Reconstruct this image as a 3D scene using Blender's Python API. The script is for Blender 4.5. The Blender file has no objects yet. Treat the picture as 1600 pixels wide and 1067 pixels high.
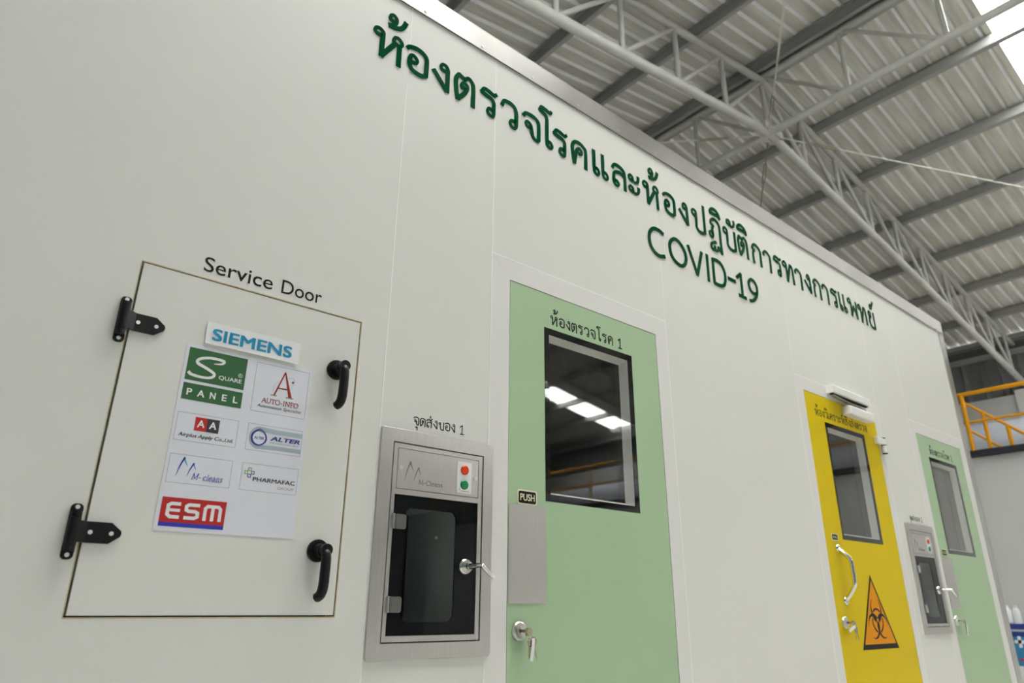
import bpy, math, random
from mathutils import Vector, Matrix

random.seed(7)
S = bpy.context.scene
COL = S.collection
R = math.radians

# ------------------------------------------------------------------ camera
cam_d = bpy.data.cameras.new('camera')
cam = bpy.data.objects.new('camera', cam_d)
COL.objects.link(cam)
S.camera = cam
CAM = Vector((0.0, -1.7, 1.05))
YAW, PITCH, ROLL = R(39.8339), R(20.9211), R(0.5143)
fw = Vector((math.sin(YAW) * math.cos(PITCH), math.cos(YAW) * math.cos(PITCH), math.sin(PITCH)))
r0 = Vector((math.cos(YAW), -math.sin(YAW), 0))
u0 = r0.cross(fw)
rt = r0 * math.cos(ROLL) + u0 * math.sin(ROLL)
up = -r0 * math.sin(ROLL) + u0 * math.cos(ROLL)
cam.matrix_world = Matrix(((rt.x, up.x, -fw.x, CAM.x), (rt.y, up.y, -fw.y, CAM.y), (rt.z, up.z, -fw.z, CAM.z), (0, 0, 0, 1)))
cam_d.sensor_width = 36.0
cam_d.lens = 36.0 * 1076.92 / 1600.0
cam_d.clip_start, cam_d.clip_end = 0.02, 200
cam_d.dof.use_dof = True
cam_d.dof.focus_distance = 2.15
cam_d.dof.aperture_fstop = 3.2

# ------------------------------------------------------------------ world, exposure
W = bpy.data.worlds.new('overcast_sky')
S.world = W
W.use_nodes = True
bg = W.node_tree.nodes['Background']
bg.inputs[0].default_value = (0.99, 0.985, 0.97, 1)
bg.inputs[1].default_value = 24.0
S.view_settings.view_transform = 'Standard'
S.view_settings.look = 'None'
S.view_settings.exposure = 0.0
S.view_settings.gamma = 1.0
S.view_settings.use_curve_mapping = False
S.cycles.max_bounces = 10
S.cycles.diffuse_bounces = 6
S.cycles.glossy_bounces = 6
S.cycles.transparent_max_bounces = 12
S.cycles.caustics_reflective = False
S.cycles.caustics_refractive = False

# hall layout (metres): ridge runs along y, rafters along x
RX, RZ, SL = 7.525, 8.05, 0.17          # ridge x, purlin plane height at the ridge, slope
HALF = 9.575                            # half span
YN, YF = -20.0, 9.0                     # near and far end of the hall
RIB = 0.2025
SHEET = 4 * RIB
SKY_Y = [-0.4 - SHEET + 7.5 * SHEET * k for k in (-3, -2, -1, 0, 1)]   # lower y of each skylight sheet
XE, XW = RX + HALF, RX - HALF

def portal(name, loc, sx, sy, rot):
    l = bpy.data.lights.new(name, 'AREA')
    l.shape = 'RECTANGLE'; l.size = sx; l.size_y = sy
    l.cycles.is_portal = True      # guides daylight sampling through the opening
    o = bpy.data.objects.new(name, l); COL.objects.link(o)
    o.location = loc; o.rotation_euler = rot
SKY_T = {1: (0.02, HALF + 0.15), -1: (2.6, 7.6)}     # sheet reach down each slope; unseen left ones added to light the wall
SKY_N = {1: 1, -1: 2}                                # sheets side by side, doubled on the left for more light
for y in SKY_Y:
    for s in (1, -1):
        ta, tb = SKY_T[s]; tm = (ta + tb) / 2
        portal('skylight_portal', (RX + s * tm, y + SHEET - SKY_N[s] * SHEET / 2, RZ - SL * tm + 0.04), tb - ta, SKY_N[s] * SHEET, (0, math.atan(SL) * s, 0))

# ------------------------------------------------------------------ helpers
def catmull(pts, n=6):
    if len(pts) < 3: return [Vector(p) for p in pts]
    P = [Vector(p) for p in pts]
    closed = (P[0] - P[-1]).length < 1e-6
    out = []
    m = len(P)
    for i in range(m - 1):
        p1, p2 = P[i], P[i + 1]
        p0 = P[i - 1] if i > 0 else (P[m - 2] if closed else 2 * p1 - p2)
        p3 = P[i + 2] if i + 2 < m else (P[1] if closed else 2 * p2 - p1)
        for k in range(n):
            t = k / n
            out.append(0.5 * ((2 * p1) + (p2 - p0) * t + (2 * p0 - 5 * p1 + 4 * p2 - p3) * t * t + (3 * p1 - p0 - 3 * p2 + p3) * t ** 3))
    out.append(P[-1])
    return out

class MB:
    """collects shapes, build() links them as one mesh object"""
    def __init__(s): s.v = []; s.f = []; s.sm = []; s.k = 0
    def add(s, vs, fs, smooth=False):
        b = len(s.v); s.v += [tuple(v) for v in vs]
        for f in fs: s.f.append([b + i for i in f]); s.sm.append(smooth)
        return s
    def box(s, x0, x1, y0, y1, z0, z1):
        return s.add([(x, y, z) for z in (z0, z1) for y in (y0, y1) for x in (x0, x1)],
                     [(0, 2, 3, 1), (4, 5, 7, 6), (0, 1, 5, 4), (2, 6, 7, 3), (0, 4, 6, 2), (1, 3, 7, 5)])
    def bar(s, a, b, w, h, upv=(0, 0, 1)):
        a, b = Vector(a), Vector(b); d = (b - a).normalized()
        x = d.cross(Vector(upv)).normalized(); z = x.cross(d)
        vs = [p + x * i * w / 2 + z * j * h / 2 for p in (a, b) for i, j in ((-1, -1), (1, -1), (1, 1), (-1, 1))]
        return s.add(vs, [(0, 1, 2, 3), (7, 6, 5, 4), (0, 4, 5, 1), (1, 5, 6, 2), (2, 6, 7, 3), (3, 7, 4, 0)])
    def tube(s, path, r, n=10, caps=True):
        P = [Vector(p) for p in path]; rr = r if isinstance(r, (list, tuple)) else [r] * len(P)
        vs = []; ref = None
        for i, p in enumerate(P):
            d = ((P[i + 1] if i + 1 < len(P) else p) - (P[i - 1] if i else p)).normalized()
            if ref is None: ref = Vector((0, 0, 1)) if abs(d.z) < .9 else Vector((1, 0, 0))
            x = d.cross(ref).normalized(); y = x.cross(d).normalized(); ref = y
            vs += [p + (x * math.cos(2 * math.pi * k / n) + y * math.sin(2 * math.pi * k / n)) * rr[i] for k in range(n)]
        fs = [(i * n + k, i * n + (k + 1) % n, (i + 1) * n + (k + 1) % n, (i + 1) * n + k) for i in range(len(P) - 1) for k in range(n)]
        s.add(vs, fs, True)
        if caps:
            s.add(vs[:n], [tuple(range(n))]); s.add(vs[-n:], [tuple(range(n - 1, -1, -1))])
        return s
    def prism(s, poly, y0, y1):
        n = len(poly)
        a = sum(poly[i][0] * poly[(i + 1) % n][1] - poly[(i + 1) % n][0] * poly[i][1] for i in range(n))
        if a < 0: poly = poly[::-1]
        return s.add([(x, y0, z) for x, z in poly] + [(x, y1, z) for x, z in poly],
                     [tuple(range(n)), tuple(range(2 * n - 1, n - 1, -1))] + [(i + n, (i + 1) % n + n, (i + 1) % n, i) for i in range(n)])
    def disc(s, x, z, r, y0, y1, n=24, rz=None):
        rz = rz or r
        return s.prism([(x + r * math.cos(2 * math.pi * k / n), z + rz * math.sin(2 * math.pi * k / n)) for k in range(n)], y0, y1)
    def ring(s, outer, inner, y0, y1):
        n = len(outer)
        vs = [(x, y, z) for y in (y0, y1) for L in (outer, inner) for x, z in L]
        fs = []
        for i in range(n):
            j = (i + 1) % n
            fs += [(i, j, n + j, n + i), (2 * n + j, 2 * n + i, 3 * n + i, 3 * n + j),
                   (i, 2 * n + i, 2 * n + j, j), (n + j, 3 * n + j, 3 * n + i, n + i)]
        return s.add(vs, fs)
    def plate(s, x0, x1, z0, z1, y0, y1, holes=()):
        """board in the xz plane with rectangular holes"""
        xs = sorted({x0, x1} | {h[0] for h in holes} | {h[1] for h in holes})
        zs = sorted({z0, z1} | {h[2] for h in holes} | {h[3] for h in holes})
        nx, nz = len(xs), len(zs)
        solid = lambda i, k: 0 <= i < nx - 1 and 0 <= k < nz - 1 and not any(h[0] <= xs[i] < h[1] and h[2] <= zs[k] < h[3] for h in holes)
        vs = [(x, y, z) for y in (y0, y1) for z in zs for x in xs]; o = nx * nz
        fs = []
        for k in range(nz - 1):
            for i in range(nx - 1):
                if not solid(i, k): continue
                a, b, c, d = k * nx + i, k * nx + i + 1, (k + 1) * nx + i + 1, (k + 1) * nx + i
                fs += [(a, b, c, d), (o + d, o + c, o + b, o + a)]
                if not solid(i, k - 1): fs.append((a, o + a, o + b, b))
                if not solid(i, k + 1): fs.append((c, o + c, o + d, d))
                if not solid(i - 1, k): fs.append((d, o + d, o + a, a))
                if not solid(i + 1, k): fs.append((b, o + b, o + c, c))
        return s.add(vs, fs)
    def ribbon(s, pts, w, y0, y1, smooth=True, ext=0.25, n=6):
        """flat stroke along pts (x, z); w is a width or a pair (start, end) or a list"""
        s.k += 1; y0 -= s.k * 2e-5              # crossing strokes never share one plane
        P = catmull(pts, n) if smooth else [Vector(p) for p in pts]
        closed = (P[0] - P[-1]).length < 1e-6
        m = len(P)
        if isinstance(w, (tuple, list)):
            ws = [w[min(int(i / (m - 1) * (len(w) - 1)), len(w) - 2)] * (1 - (i / (m - 1) * (len(w) - 1) - min(int(i / (m - 1) * (len(w) - 1)), len(w) - 2))) +
                  w[min(int(i / (m - 1) * (len(w) - 1)), len(w) - 2) + 1] * (i / (m - 1) * (len(w) - 1) - min(int(i / (m - 1) * (len(w) - 1)), len(w) - 2)) for i in range(m)]
        else: ws = [w] * m
        if not closed and ext:
            P[0] = P[0] + (P[0] - P[1]).normalized() * ext * ws[0]
            P[-1] = P[-1] + (P[-1] - P[-2]).normalized() * ext * ws[-1]
        L, Q = [], []
        for i, p in enumerate(P):
            a = P[i - 1] if i else (P[-2] if closed else None)
            b = P[i + 1] if i + 1 < m else (P[1] if closed else None)
            d1 = (p - a).normalized() if a is not None else None
            d2 = (b - p).normalized() if b is not None else None
            d = (d1 + d2) if d1 is not None and d2 is not None else (d1 or d2)
            if d.length < 1e-4: d = d2
            d = d.normalized(); nn = Vector((-d[1], d[0]))
            k = 1.0
            if d1 is not None and d2 is not None: k = 1 / max(0.55, abs(d.dot(d2)))
            L.append(p + nn * ws[i] / 2 * k); Q.append(p - nn * ws[i] / 2 * k)
        vs = [(q[0], y, q[1]) for y in (y0, y1) for X in (L, Q) for q in X]
        fs = []
        for i in range(m - 1):
            fs += [(m + i, m + i + 1, i + 1, i), (2 * m + i, 2 * m + i + 1, 3 * m + i + 1, 3 * m + i),
                   (i, i + 1, 2 * m + i + 1, 2 * m + i), (m + i + 1, m + i, 3 * m + i, 3 * m + i + 1)]
        if not closed:
            fs += [(m, 0, 2 * m, 3 * m), (m - 1, 2 * m - 1, 4 * m - 1, 3 * m - 1)]
        return s.add(vs, fs)
    def build(s, name, mat, parent=None, bevel=0, **kw):
        me = bpy.data.meshes.new(name)
        me.from_pydata(s.v, [], s.f)
        for p, sm in zip(me.polygons, s.sm): p.use_smooth = sm
        me.validate(); me.update()
        me.materials.append(mat)
        return link(name, me, parent, bevel, **kw)

def link(name, me, parent=None, bevel=0, label=None):
    o = bpy.data.objects.new(name, me); COL.objects.link(o)
    if parent is not None:
        o.parent = parent
        if parent.type == 'EMPTY': o.location = -parent.location
    if bevel:
        b = o.modifiers.new('bevel', 'BEVEL'); b.width = bevel; b.segments = 2; b.limit_method = 'ANGLE'
    if label: o['label'] = label
    return o

def tag(o, label, cat, group=None):
    o['label'] = label; o['category'] = cat
    if group: o['group'] = group
    return o
def thing(name, label, cat, loc, group=None):
    o = bpy.data.objects.new(name, None); COL.objects.link(o)
    o.location = loc; o.empty_display_size = 0.05
    return tag(o, label, cat, group)
def struct(o):
    o['kind'] = 'structure'; return o
def copy_tree(o, parent=None):
    c = o.copy(); COL.objects.link(c); c.parent = parent
    for ch in list(o.children): copy_tree(ch, c)
    return c

def rrect(x0, x1, z0, z1, r, k=6):
    out = []
    for cx, cz, a in ((x1 - r, z1 - r, 0), (x0 + r, z1 - r, 90), (x0 + r, z0 + r, 180), (x1 - r, z0 + r, 270)):
        out += [(cx + r * math.cos(R(a + 90 * i / k)), cz + r * math.sin(R(a + 90 * i / k))) for i in range(k + 1)]
    return out
def rect_ring(x0, x1, z0, z1, k=6):
    return [p for p in ((x1, z1), (x0, z1), (x0, z0), (x1, z0)) for _ in range(k + 1)]

# ------------------------------------------------------------------ text
def latin(body, x0, x1, z0, z1, y, name, mat, parent, bold=0.0, shear=0.0, spacing=1.0, depth=0.0005, label=None):
    """print built-in letters into the box x0..x1, z0..z1 on a surface at y; bold thickens by overprinting"""
    c = bpy.data.curves.new(name, 'FONT'); c.body = body; c.size = 1.0; c.shear = shear
    c.space_character = spacing; c.resolution_u = 4
    t = bpy.data.objects.new(name, c); COL.objects.link(t)
    dg = bpy.context.evaluated_depsgraph_get()
    me = bpy.data.meshes.new_from_object(t.evaluated_get(dg))
    bpy.data.objects.remove(t); bpy.data.curves.remove(c)
    V = [v.co.copy() for v in me.vertices]; F = [list(p.vertices) for p in me.polygons]
    bpy.data.meshes.remove(me)
    a, b, e, f = min(v.x for v in V), max(v.x for v in V), min(v.y for v in V), max(v.y for v in V)
    k = (x1 - x0) / (b - a)
    d = bold * k; mb = MB()
    sh = [(0, 0)] if not bold else [(-d, -d * .6), (d, -d * .6), (d, d * .6), (-d, d * .6)]
    for i, (dx, dz) in enumerate(sh):
        mb.add([(x0 + d + (v.x - a) / (b - a) * (x1 - x0 - 2 * d) + dx, y - depth - i * 4e-6, z0 + d * .6 + (v.y - e) / (f - e) * (z1 - z0 - 1.2 * d) + dz) for v in V], F)
    return mb.build(name, mat, parent, label=label)

GLYPH = {
 'tho': [[(126,1770),(15,1831),(29,1976),(143,2053),(252,1960),(244,1789),(152,1607),(0,1527)],[(1,1516),(237,1544),(444,1635),(566,1820),(633,2017)]],
 'ho': [[(248,886),(81,894),(0,1001),(61,1123),(199,1147),(316,1048),(312,826),(306,417),(308,47)],[(320,54),(555,458),(785,836)],[(794,886),(735,966),(789,1118),(919,1157),(1048,1047),(1058,920),(943,848),(794,886)],[(970,849),(987,4)]],
 'o': [[(0,997),(101,1100),(358,1171),(625,1133),(797,983),(818,652),(809,218)],[(809,218),(648,124),(401,125),(205,212),(126,383),(123,601),(180,768),(300,798),(419,678),(387,535),(240,496)]],
 'ngo': [[(462,897),(341,922),(296,1032),(368,1159),(515,1164),(602,1022),(601,773),(606,53)],[(0,705),(592,59)]],
 'to': [[(109,8),(42,298),(0,631),(1,908),(127,1136)],[(127,1136),(394,1039)],[(394,1039),(570,1184),(729,1078),(794,833),(795,1)],[(395,663),(274,608),(242,714),(333,844),(485,840),(519,692),(380,378),(121,42)]],
 'ro': [[(719,1176),(602,1082),(350,1148),(130,1153),(0,965)],[(0,965),(210,898),(474,846),(595,713),(587,426),(585,144),(523,55),(362,95),(301,216),(370,351),(545,333)]],
 'wo': [[(0,881),(72,1078),(193,1145),(468,1150),(655,1047),(725,852),(728,478),(718,187),(648,80),(495,101),(418,231),(492,370),(692,388)]],
 'cho': [[(0,971),(79,1101),(207,1154),(529,1147),(756,1044),(813,808),(802,158)],[(802,129),(717,73),(557,109),(461,249),(414,515),(382,674),(270,762),(159,748),(127,630),(207,525),(366,534)]],
 'so': [[(642,1915),(572,1817),(353,1867),(101,1899),(0,1724)],[(0,1724),(216,1642),(375,1484),(382,1038),(382,269),(462,103),(595,80),(664,201),(582,338),(433,352)]],
 'kho': [[(100,31),(41,362),(0,734),(43,968),(191,1117),(444,1149),(694,1040),(797,874),(779,14)],[(387,602),(533,641),(546,784),(415,868),(267,742),(187,491),(113,96)]],
 'e': [[(0,1228),(4,841),(1,256),(67,103),(233,71),(297,207),(211,352),(44,383)]],
 'lo': [[(0,905),(81,1070),(246,1146),(532,1120),(740,1000),(797,781),(794,29)],[(771,684),(546,812),(293,783),(108,671),(59,452),(60,200),(157,75),(297,67),(377,200),(260,303),(101,288)]],
 'a': [[(235,776),(44,835),(2,960),(98,1053),(242,995),(288,828),(400,753),(555,815),(643,955),(659,1137)],[(231,187),(41,248),(0,372),(95,462),(238,404),(283,238),(395,164),(549,223),(636,360),(652,540)]],
 'po': [[(182,836),(17,906),(0,1064),(130,1158),(299,1102),(307,885),(286,468),(286,197),(460,48),(733,29),(955,126)],[(955,126),(987,1659)]],
 'ta': [[(380,861),(185,942),(209,1093),(368,1219),(610,1266),(886,1087),(938,696),(914,-2),(941,-580)],[(380,861),(274,632),(291,451),(287,233),(191,120),(44,204),(0,357),(130,453),(255,376)],[(482,-73),(259,-169),(65,-295),(45,-500),(215,-576),(360,-448),(333,-336)],[(242,-551),(557,-537),(675,-305),(941,-580)]],
 'i': [[(831,1486),(730,1736),(493,1882),(207,1863),(46,1734),(0,1588)],[(0,1588),(280,1588),(611,1592),(831,1486)]],
 'bo': [[(234,827),(29,894),(0,1058),(124,1163),(302,1077),(306,822),(284,433),(288,182),(477,30),(739,-3),(978,97)],[(978,97),(995,1161)]],
 'han': [[(294,1485),(32,1530),(0,1680),(99,1768),(262,1717),(303,1538),(408,1439),(574,1528),(671,1729),(646,1867)]],
 'ko': [[(47,-17),(19,291),(51,621),(197,804)],[(197,804),(0,866),(83,1042),(270,1154),(520,1111),(741,924),(760,577),(746,-25)]],
 'aa': [[(0,825),(10,977),(185,1113),(397,1083),(604,916),(621,564),(583,-59)]],
 'tho2': [[(179,850),(0,957),(37,1107),(184,1178),(338,1072),(358,743),(353,316),(345,-17)],[(345,-17),(591,637),(798,1135)],[(798,1135),(965,1068),(1023,687),(1023,-13)]],
 'pho': [[(194,911),(0,1000),(57,1163),(220,1227),(347,1103),(363,669),(304,57)],[(304,57),(717,830)],[(717,830),(1067,38)],[(1067,38),(1095,1191)]],
 'C': [[(1036,1264),(764,1350),(374,1312),(96,1067),(0,723),(68,351),(333,82),(662,0),(1037,100)]],
 'O': [[(367,1309),(95,1082),(0,764),(79,387),(336,134),(726,33),(1014,162),(1190,458),(1171,833),(959,1141),(662,1321),(367,1309)]],
 'V': [[(0,1350),(568,-26)],[(568,-26),(1073,1357)]],
 'I': [[(39,1377),(0,-59)]],
 'D': [[(31,1300),(0,5)],[(0,5),(347,-17),(675,42),(891,228),(1001,591),(969,941),(746,1258),(394,1349),(31,1300)]],
 '-': [[(0,663),(616,664)]],
 '1': [[(0,965),(401,1280)],[(401,1280),(368,-13)],[(53,-18),(683,-24)]],
 '9': [[(737,587),(463,494),(185,610),(75,854),(106,1081),(322,1275),(621,1245),(804,1020),(807,677),(634,345),(323,67),(0,-44)]],
}

GLYPH['do'] = [GLYPH['kho'][0], GLYPH['to'][3]]
GLYPH['sua'] = GLYPH['lo'] + [[(600, 1010), (900, 1330)]]
GLYPH['khai'] = [[(300, 860), (160, 800), (60, 900), (140, 1040), (300, 1040), (380, 930), (300, 800), (330, 400), (400, 150), (600, 40), (860, 60)], [(860, 60), (860, 1130)]]
GLYPH['u'] = [[(520, -330), (400, -300), (400, -180), (540, -170), (620, -290), (620, -620)]]
GLYPH['ek'] = [[(760, 1420), (760, 1720)]]
GLYPH['yo'] = [[(280, 780), (110, 810), (60, 1010), (210, 1130), (350, 1010), (300, 760), (110, 620)], [(110, 620), (90, 320), (230, 80), (520, 0), (780, 30)], [(780, 30), (780, 1130)]]
GLYPH['than'] = [[(300, 1450), (120, 1400), (60, 1550), (180, 1700), (330, 1600), (300, 1450)], [(330, 1560), (480, 1760), (640, 1980)]]
GLYPH['2'] = [[(50, 1050), (200, 1270), (500, 1290), (640, 1060), (500, 720), (60, 20)], [(60, 20), (700, 20)]]
MARKS = {'tho': 500, 'i': 0, 'han': 400, 'u': 0, 'ek': -150, 'than': 200}

def glyph(name, x, z, sc, w, y0, y1):
    """one letter; the stroke thins inside the small loops so that they stay open"""
    m = MB()
    for st in GLYPH[name]:
        P = catmull([(x + a * 1e-4 * sc, z + b * 1e-4 * sc) for a, b in st], 6)
        n = len(P); f = [1.0] * n
        for i in range(1, n - 1):
            u, v = P[i] - P[i - 1], P[i + 1] - P[i]
            if u.length > 1e-9 and v.length > 1e-9:
                ang = u.angle(v); r = (u.length + v.length) / 2 / max(ang, 1e-4) / sc
                f[i] = min(1.0, max(0.66, 0.66 + 0.34 * (r - 0.014) / 0.022))
        g = [sum(f[max(0, i - 5):i + 6]) / len(f[max(0, i - 5):i + 6]) for i in range(n)]
        m.ribbon(P, [w * q for q in g] if n > 2 else w, y0, y1, smooth=False, ext=0.2)
    return m
def gwidth(name): return max(p[0] for st in GLYPH[name] for p in st) * 1e-4
def thai_line(seq, x0, x1, z, y, w, parent, mat, gap=0.034, depth=0.0006):
    """small printed Thai line between x0 and x1; marks sit over the letter before them"""
    adv = 0
    for g in seq:
        if g == ' ': adv += 0.07
        elif g not in MARKS: adv += gwidth(g) + gap
    sc = (x1 - x0) / (adv - gap)
    x, last = x0, x0
    for g in seq:
        if g == ' ': x += 0.07 * sc; continue
        if g in MARKS: glyph(g, last + MARKS[g] * 1e-4 * sc, z, sc, w, y - depth, y).build('letter', mat, parent); continue
        glyph(g, x, z, sc, w, y - depth, y).build('letter', mat, parent)
        last = x; x += (gwidth(g) + gap) * sc

# ------------------------------------------------------------------ materials
def mat(name, col, rough=0.5, metal=0.0, spec=0.5, coat=0.0, noise=None, bump=0.0, scale=40.0, stretch=(1, 1, 1), rvar=0.0):
    m = bpy.data.materials.new(name); m.use_nodes = True
    nt = m.node_tree; b = nt.nodes['Principled BSDF']
    b.inputs['Base Color'].default_value = (*col, 1); b.inputs['Roughness'].default_value = rough
    b.inputs['Metallic'].default_value = metal; b.inputs['Specular IOR Level'].default_value = spec
    b.inputs['Coat Weight'].default_value = coat; b.inputs['Coat Roughness'].default_value = 0.04
    if noise or bump or rvar:
        tc = nt.nodes.new('ShaderNodeTexCoord'); mp = nt.nodes.new('ShaderNodeMapping'); nz = nt.nodes.new('ShaderNodeTexNoise')
        mp.inputs['Scale'].default_value = stretch
        nz.inputs['Scale'].default_value = scale; nz.inputs['Detail'].default_value = 5
        nt.links.new(tc.outputs['Object'], mp.inputs[0]); nt.links.new(mp.outputs[0], nz.inputs['Vector'])
        if noise:
            rp = nt.nodes.new('ShaderNodeValToRGB')
            rp.color_ramp.elements[0].position = 0.3; rp.color_ramp.elements[1].position = 0.7
            rp.color_ramp.elements[0].color = (*noise, 1); rp.color_ramp.elements[1].color = (*col, 1)
            nt.links.new(nz.outputs['Fac'], rp.inputs[0]); nt.links.new(rp.outputs[0], b.inputs['Base Color'])
        if rvar:
            mr = nt.nodes.new('ShaderNodeMapRange'); mr.inputs['To Min'].default_value = rough - rvar; mr.inputs['To Max'].default_value = rough + rvar
            nt.links.new(nz.outputs['Fac'], mr.inputs[0]); nt.links.new(mr.outputs[0], b.inputs['Roughness'])
        if bump:
            bp = nt.nodes.new('ShaderNodeBump'); bp.inputs['Strength'].default_value = bump; bp.inputs['Distance'].default_value = 0.002
            nt.links.new(nz.outputs['Fac'], bp.inputs['Height']); nt.links.new(bp.outputs[0], b.inputs['Normal'])
    return m
def glass_mat(name, tint, gain):
    m = bpy.data.materials.new(name); m.use_nodes = True
    nt = m.node_tree; nt.nodes.remove(nt.nodes['Principled BSDF']); out = nt.nodes['Material Output']
    tr = nt.nodes.new('ShaderNodeBsdfTransparent'); tr.inputs[0].default_value = (*tint, 1)
    clear = nt.nodes.new('ShaderNodeBsdfTransparent')
    gl = nt.nodes.new('ShaderNodeBsdfGlossy'); gl.inputs['Roughness'].default_value = 0.0
    fr = nt.nodes.new('ShaderNodeFresnel'); fr.inputs[0].default_value = 1.5
    mu = nt.nodes.new('ShaderNodeMath'); mu.operation = 'MULTIPLY'; mu.inputs[1].default_value = gain; mu.use_clamp = True
    mx = nt.nodes.new('ShaderNodeMixShader'); bk = nt.nodes.new('ShaderNodeMixShader'); ge = nt.nodes.new('ShaderNodeNewGeometry')
    nt.links.new(fr.outputs[0], mu.inputs[0]); nt.links.new(mu.outputs[0], mx.inputs[0])
    nt.links.new(tr.outputs[0], mx.inputs[1]); nt.links.new(gl.outputs[0], mx.inputs[2])
    nt.links.new(ge.outputs['Backfacing'], bk.inputs[0]); nt.links.new(mx.outputs[0], bk.inputs[1]); nt.links.new(clear.outputs[0], bk.inputs[2])
    nt.links.new(bk.outputs[0], out.inputs[0])
    return m
M = {}
M['panel'] = mat('white_panel', (0.79, 0.775, 0.735), 0.42, spec=0.35, noise=(0.775, 0.76, 0.72), scale=3)
M['frame'] = mat('white_frame', (0.80, 0.775, 0.755), 0.4, spec=0.4)
M['sealant'] = mat('white_sealant', (0.95, 0.94, 0.90), 0.5)
M['old_sealant'] = mat('yellowed_sealant', (0.50, 0.40, 0.20), 0.6, noise=(0.66, 0.60, 0.45), scale=30)
M['gap'] = mat('dark_gap', (0.02, 0.02, 0.015), 0.8)
M['steel'] = mat('brushed_steel', (0.74, 0.71, 0.69), 0.29, metal=1, noise=(0.69, 0.66, 0.64), scale=30, rvar=0.03, stretch=(6, 1, .25))
M['steel_h'] = mat('brushed_steel_flashing', (0.72, 0.70, 0.68), 0.33, metal=1, noise=(0.64, 0.62, 0.60), scale=3.0, rvar=0.10, stretch=(1, 1, .2))
M['chrome'] = mat('chrome', (0.78, 0.76, 0.72), 0.12, metal=1)
M['black'] = mat('black_metal', (0.008, 0.008, 0.009), 0.38, spec=0.28)
M['screw'] = mat('zinc_screw', (0.85, 0.84, 0.82), 0.45, metal=0.7)
M['black_paint'] = mat('black_paint', (0.004, 0.004, 0.005), 0.5, spec=0.1)
M['ink'] = mat('black_vinyl', (0.010, 0.010, 0.010), 0.5, spec=0.2)
M['green_letter'] = mat('green_acrylic', (0.001, 0.070, 0.024), 0.05, spec=0.28)
M['green_door'] = mat('pale_green_door', (0.42, 0.57, 0.36), 0.38, spec=0.4, noise=(0.405, 0.555, 0.35), scale=4)
M['yellow_door'] = mat('yellow_door', (0.74, 0.54, 0.004), 0.45, spec=0.15)
M['glass'] = glass_mat('window_glass', (0.96, 0.96, 0.95), 1.6)
M['hatch_glass'] = glass_mat('hatch_glass', (0.93, 0.95, 0.95), 1.0)
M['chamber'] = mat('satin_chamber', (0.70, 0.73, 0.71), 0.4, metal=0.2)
M['reveal'] = mat('grey_white_reveal', (0.92, 0.90, 0.86), 0.5)
M['paper'] = mat('white_paper', (0.78, 0.78, 0.86), 0.6)
M['white'] = mat('white_print', (0.85, 0.85, 0.86), 0.6)
M['teal'] = mat('teal_print', (0.0, 0.27, 0.50), 0.6)
M['pgreen'] = mat('green_print', (0.03, 0.13, 0.04), 0.6)
M['red'] = mat('red_print', (0.52, 0.012, 0.012), 0.6)
M['darkred'] = mat('dark_red_print', (0.35, 0.015, 0.02), 0.6)
M['charcoal'] = mat('charcoal_print', (0.04, 0.035, 0.045), 0.6)
M['blue'] = mat('blue_print', (0.02, 0.03, 0.42), 0.6)
M['navy'] = mat('navy_print', (0.03, 0.045, 0.25), 0.6)
M['greyprint'] = mat('grey_print', (0.42, 0.48, 0.55), 0.6)
M['lightgrey'] = mat('light_grey_print', (0.30, 0.30, 0.32), 0.6)
M['leafgreen'] = mat('leaf_green_print', (0.20, 0.48, 0.08), 0.6)
M['cyan'] = mat('cyan_print', (0.05, 0.42, 0.66), 0.6)
M['orange'] = mat('orange_sticker', (0.80, 0.30, 0.003), 0.5, spec=0.15)
M['lamp_red'] = mat('red_lamp', (0.80, 0.05, 0.005), 0.25)
M['lamp_green'] = mat('green_lamp', (0.005, 0.27, 0.09), 0.25)
M['engrave'] = mat('etched_steel', (0.30, 0.29, 0.27), 0.55, metal=0.6)
M['cream'] = mat('cream_sticker', (0.78, 0.73, 0.50), 0.5)
M['white_plastic'] = mat('white_plastic', (0.86, 0.85, 0.82), 0.35)
M['brass'] = mat('key_metal', (0.55, 0.48, 0.34), 0.25, metal=1)
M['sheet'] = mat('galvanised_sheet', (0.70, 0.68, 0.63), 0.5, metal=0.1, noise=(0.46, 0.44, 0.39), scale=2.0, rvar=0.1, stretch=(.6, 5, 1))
M['lit_rib'] = mat('lit_rib_face', (0.95, 0.95, 0.99), 0.4, metal=0.1)  # pale tone paints caught light onto one face of each rib
M['purlin'] = mat('grey_purlin', (0.36, 0.36, 0.35), 0.5, noise=(0.32, 0.32, 0.31), scale=3)
M['truss'] = mat('pale_grey_truss', (0.50, 0.50, 0.48), 0.45, noise=(0.44, 0.43, 0.40), scale=6)
M['rod'] = mat('rusty_rod', (0.30, 0.27, 0.20), 0.5, metal=0.4)
M['rod_pale'] = mat('pale_rod', (0.60, 0.58, 0.53), 0.5)
M['wall_sheet'] = mat('dark_grey_cladding', (0.22, 0.23, 0.23), 0.5, noise=(0.17, 0.18, 0.18), scale=3)
M['blue_sheet'] = mat('blue_grey_cladding', (0.20, 0.26, 0.29), 0.5)  # for the unseen left wall, tinted blue to cool the light it bounces
M['darkbeam'] = mat('dark_beam', (0.10, 0.11, 0.11), 0.5)
M['blackbeam'] = mat('black_edge_beam', (0.018, 0.022, 0.028), 0.5)
M['rail'] = mat('orange_yellow_rail', (0.74, 0.33, 0.004), 0.45, spec=0.2)
M['white_wall'] = mat('white_wall', (0.70, 0.70, 0.69), 0.5, noise=(0.68, 0.68, 0.67), scale=2)
M['duct'] = mat('pale_duct', (0.72, 0.76, 0.86), 0.35, metal=0.1)
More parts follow.
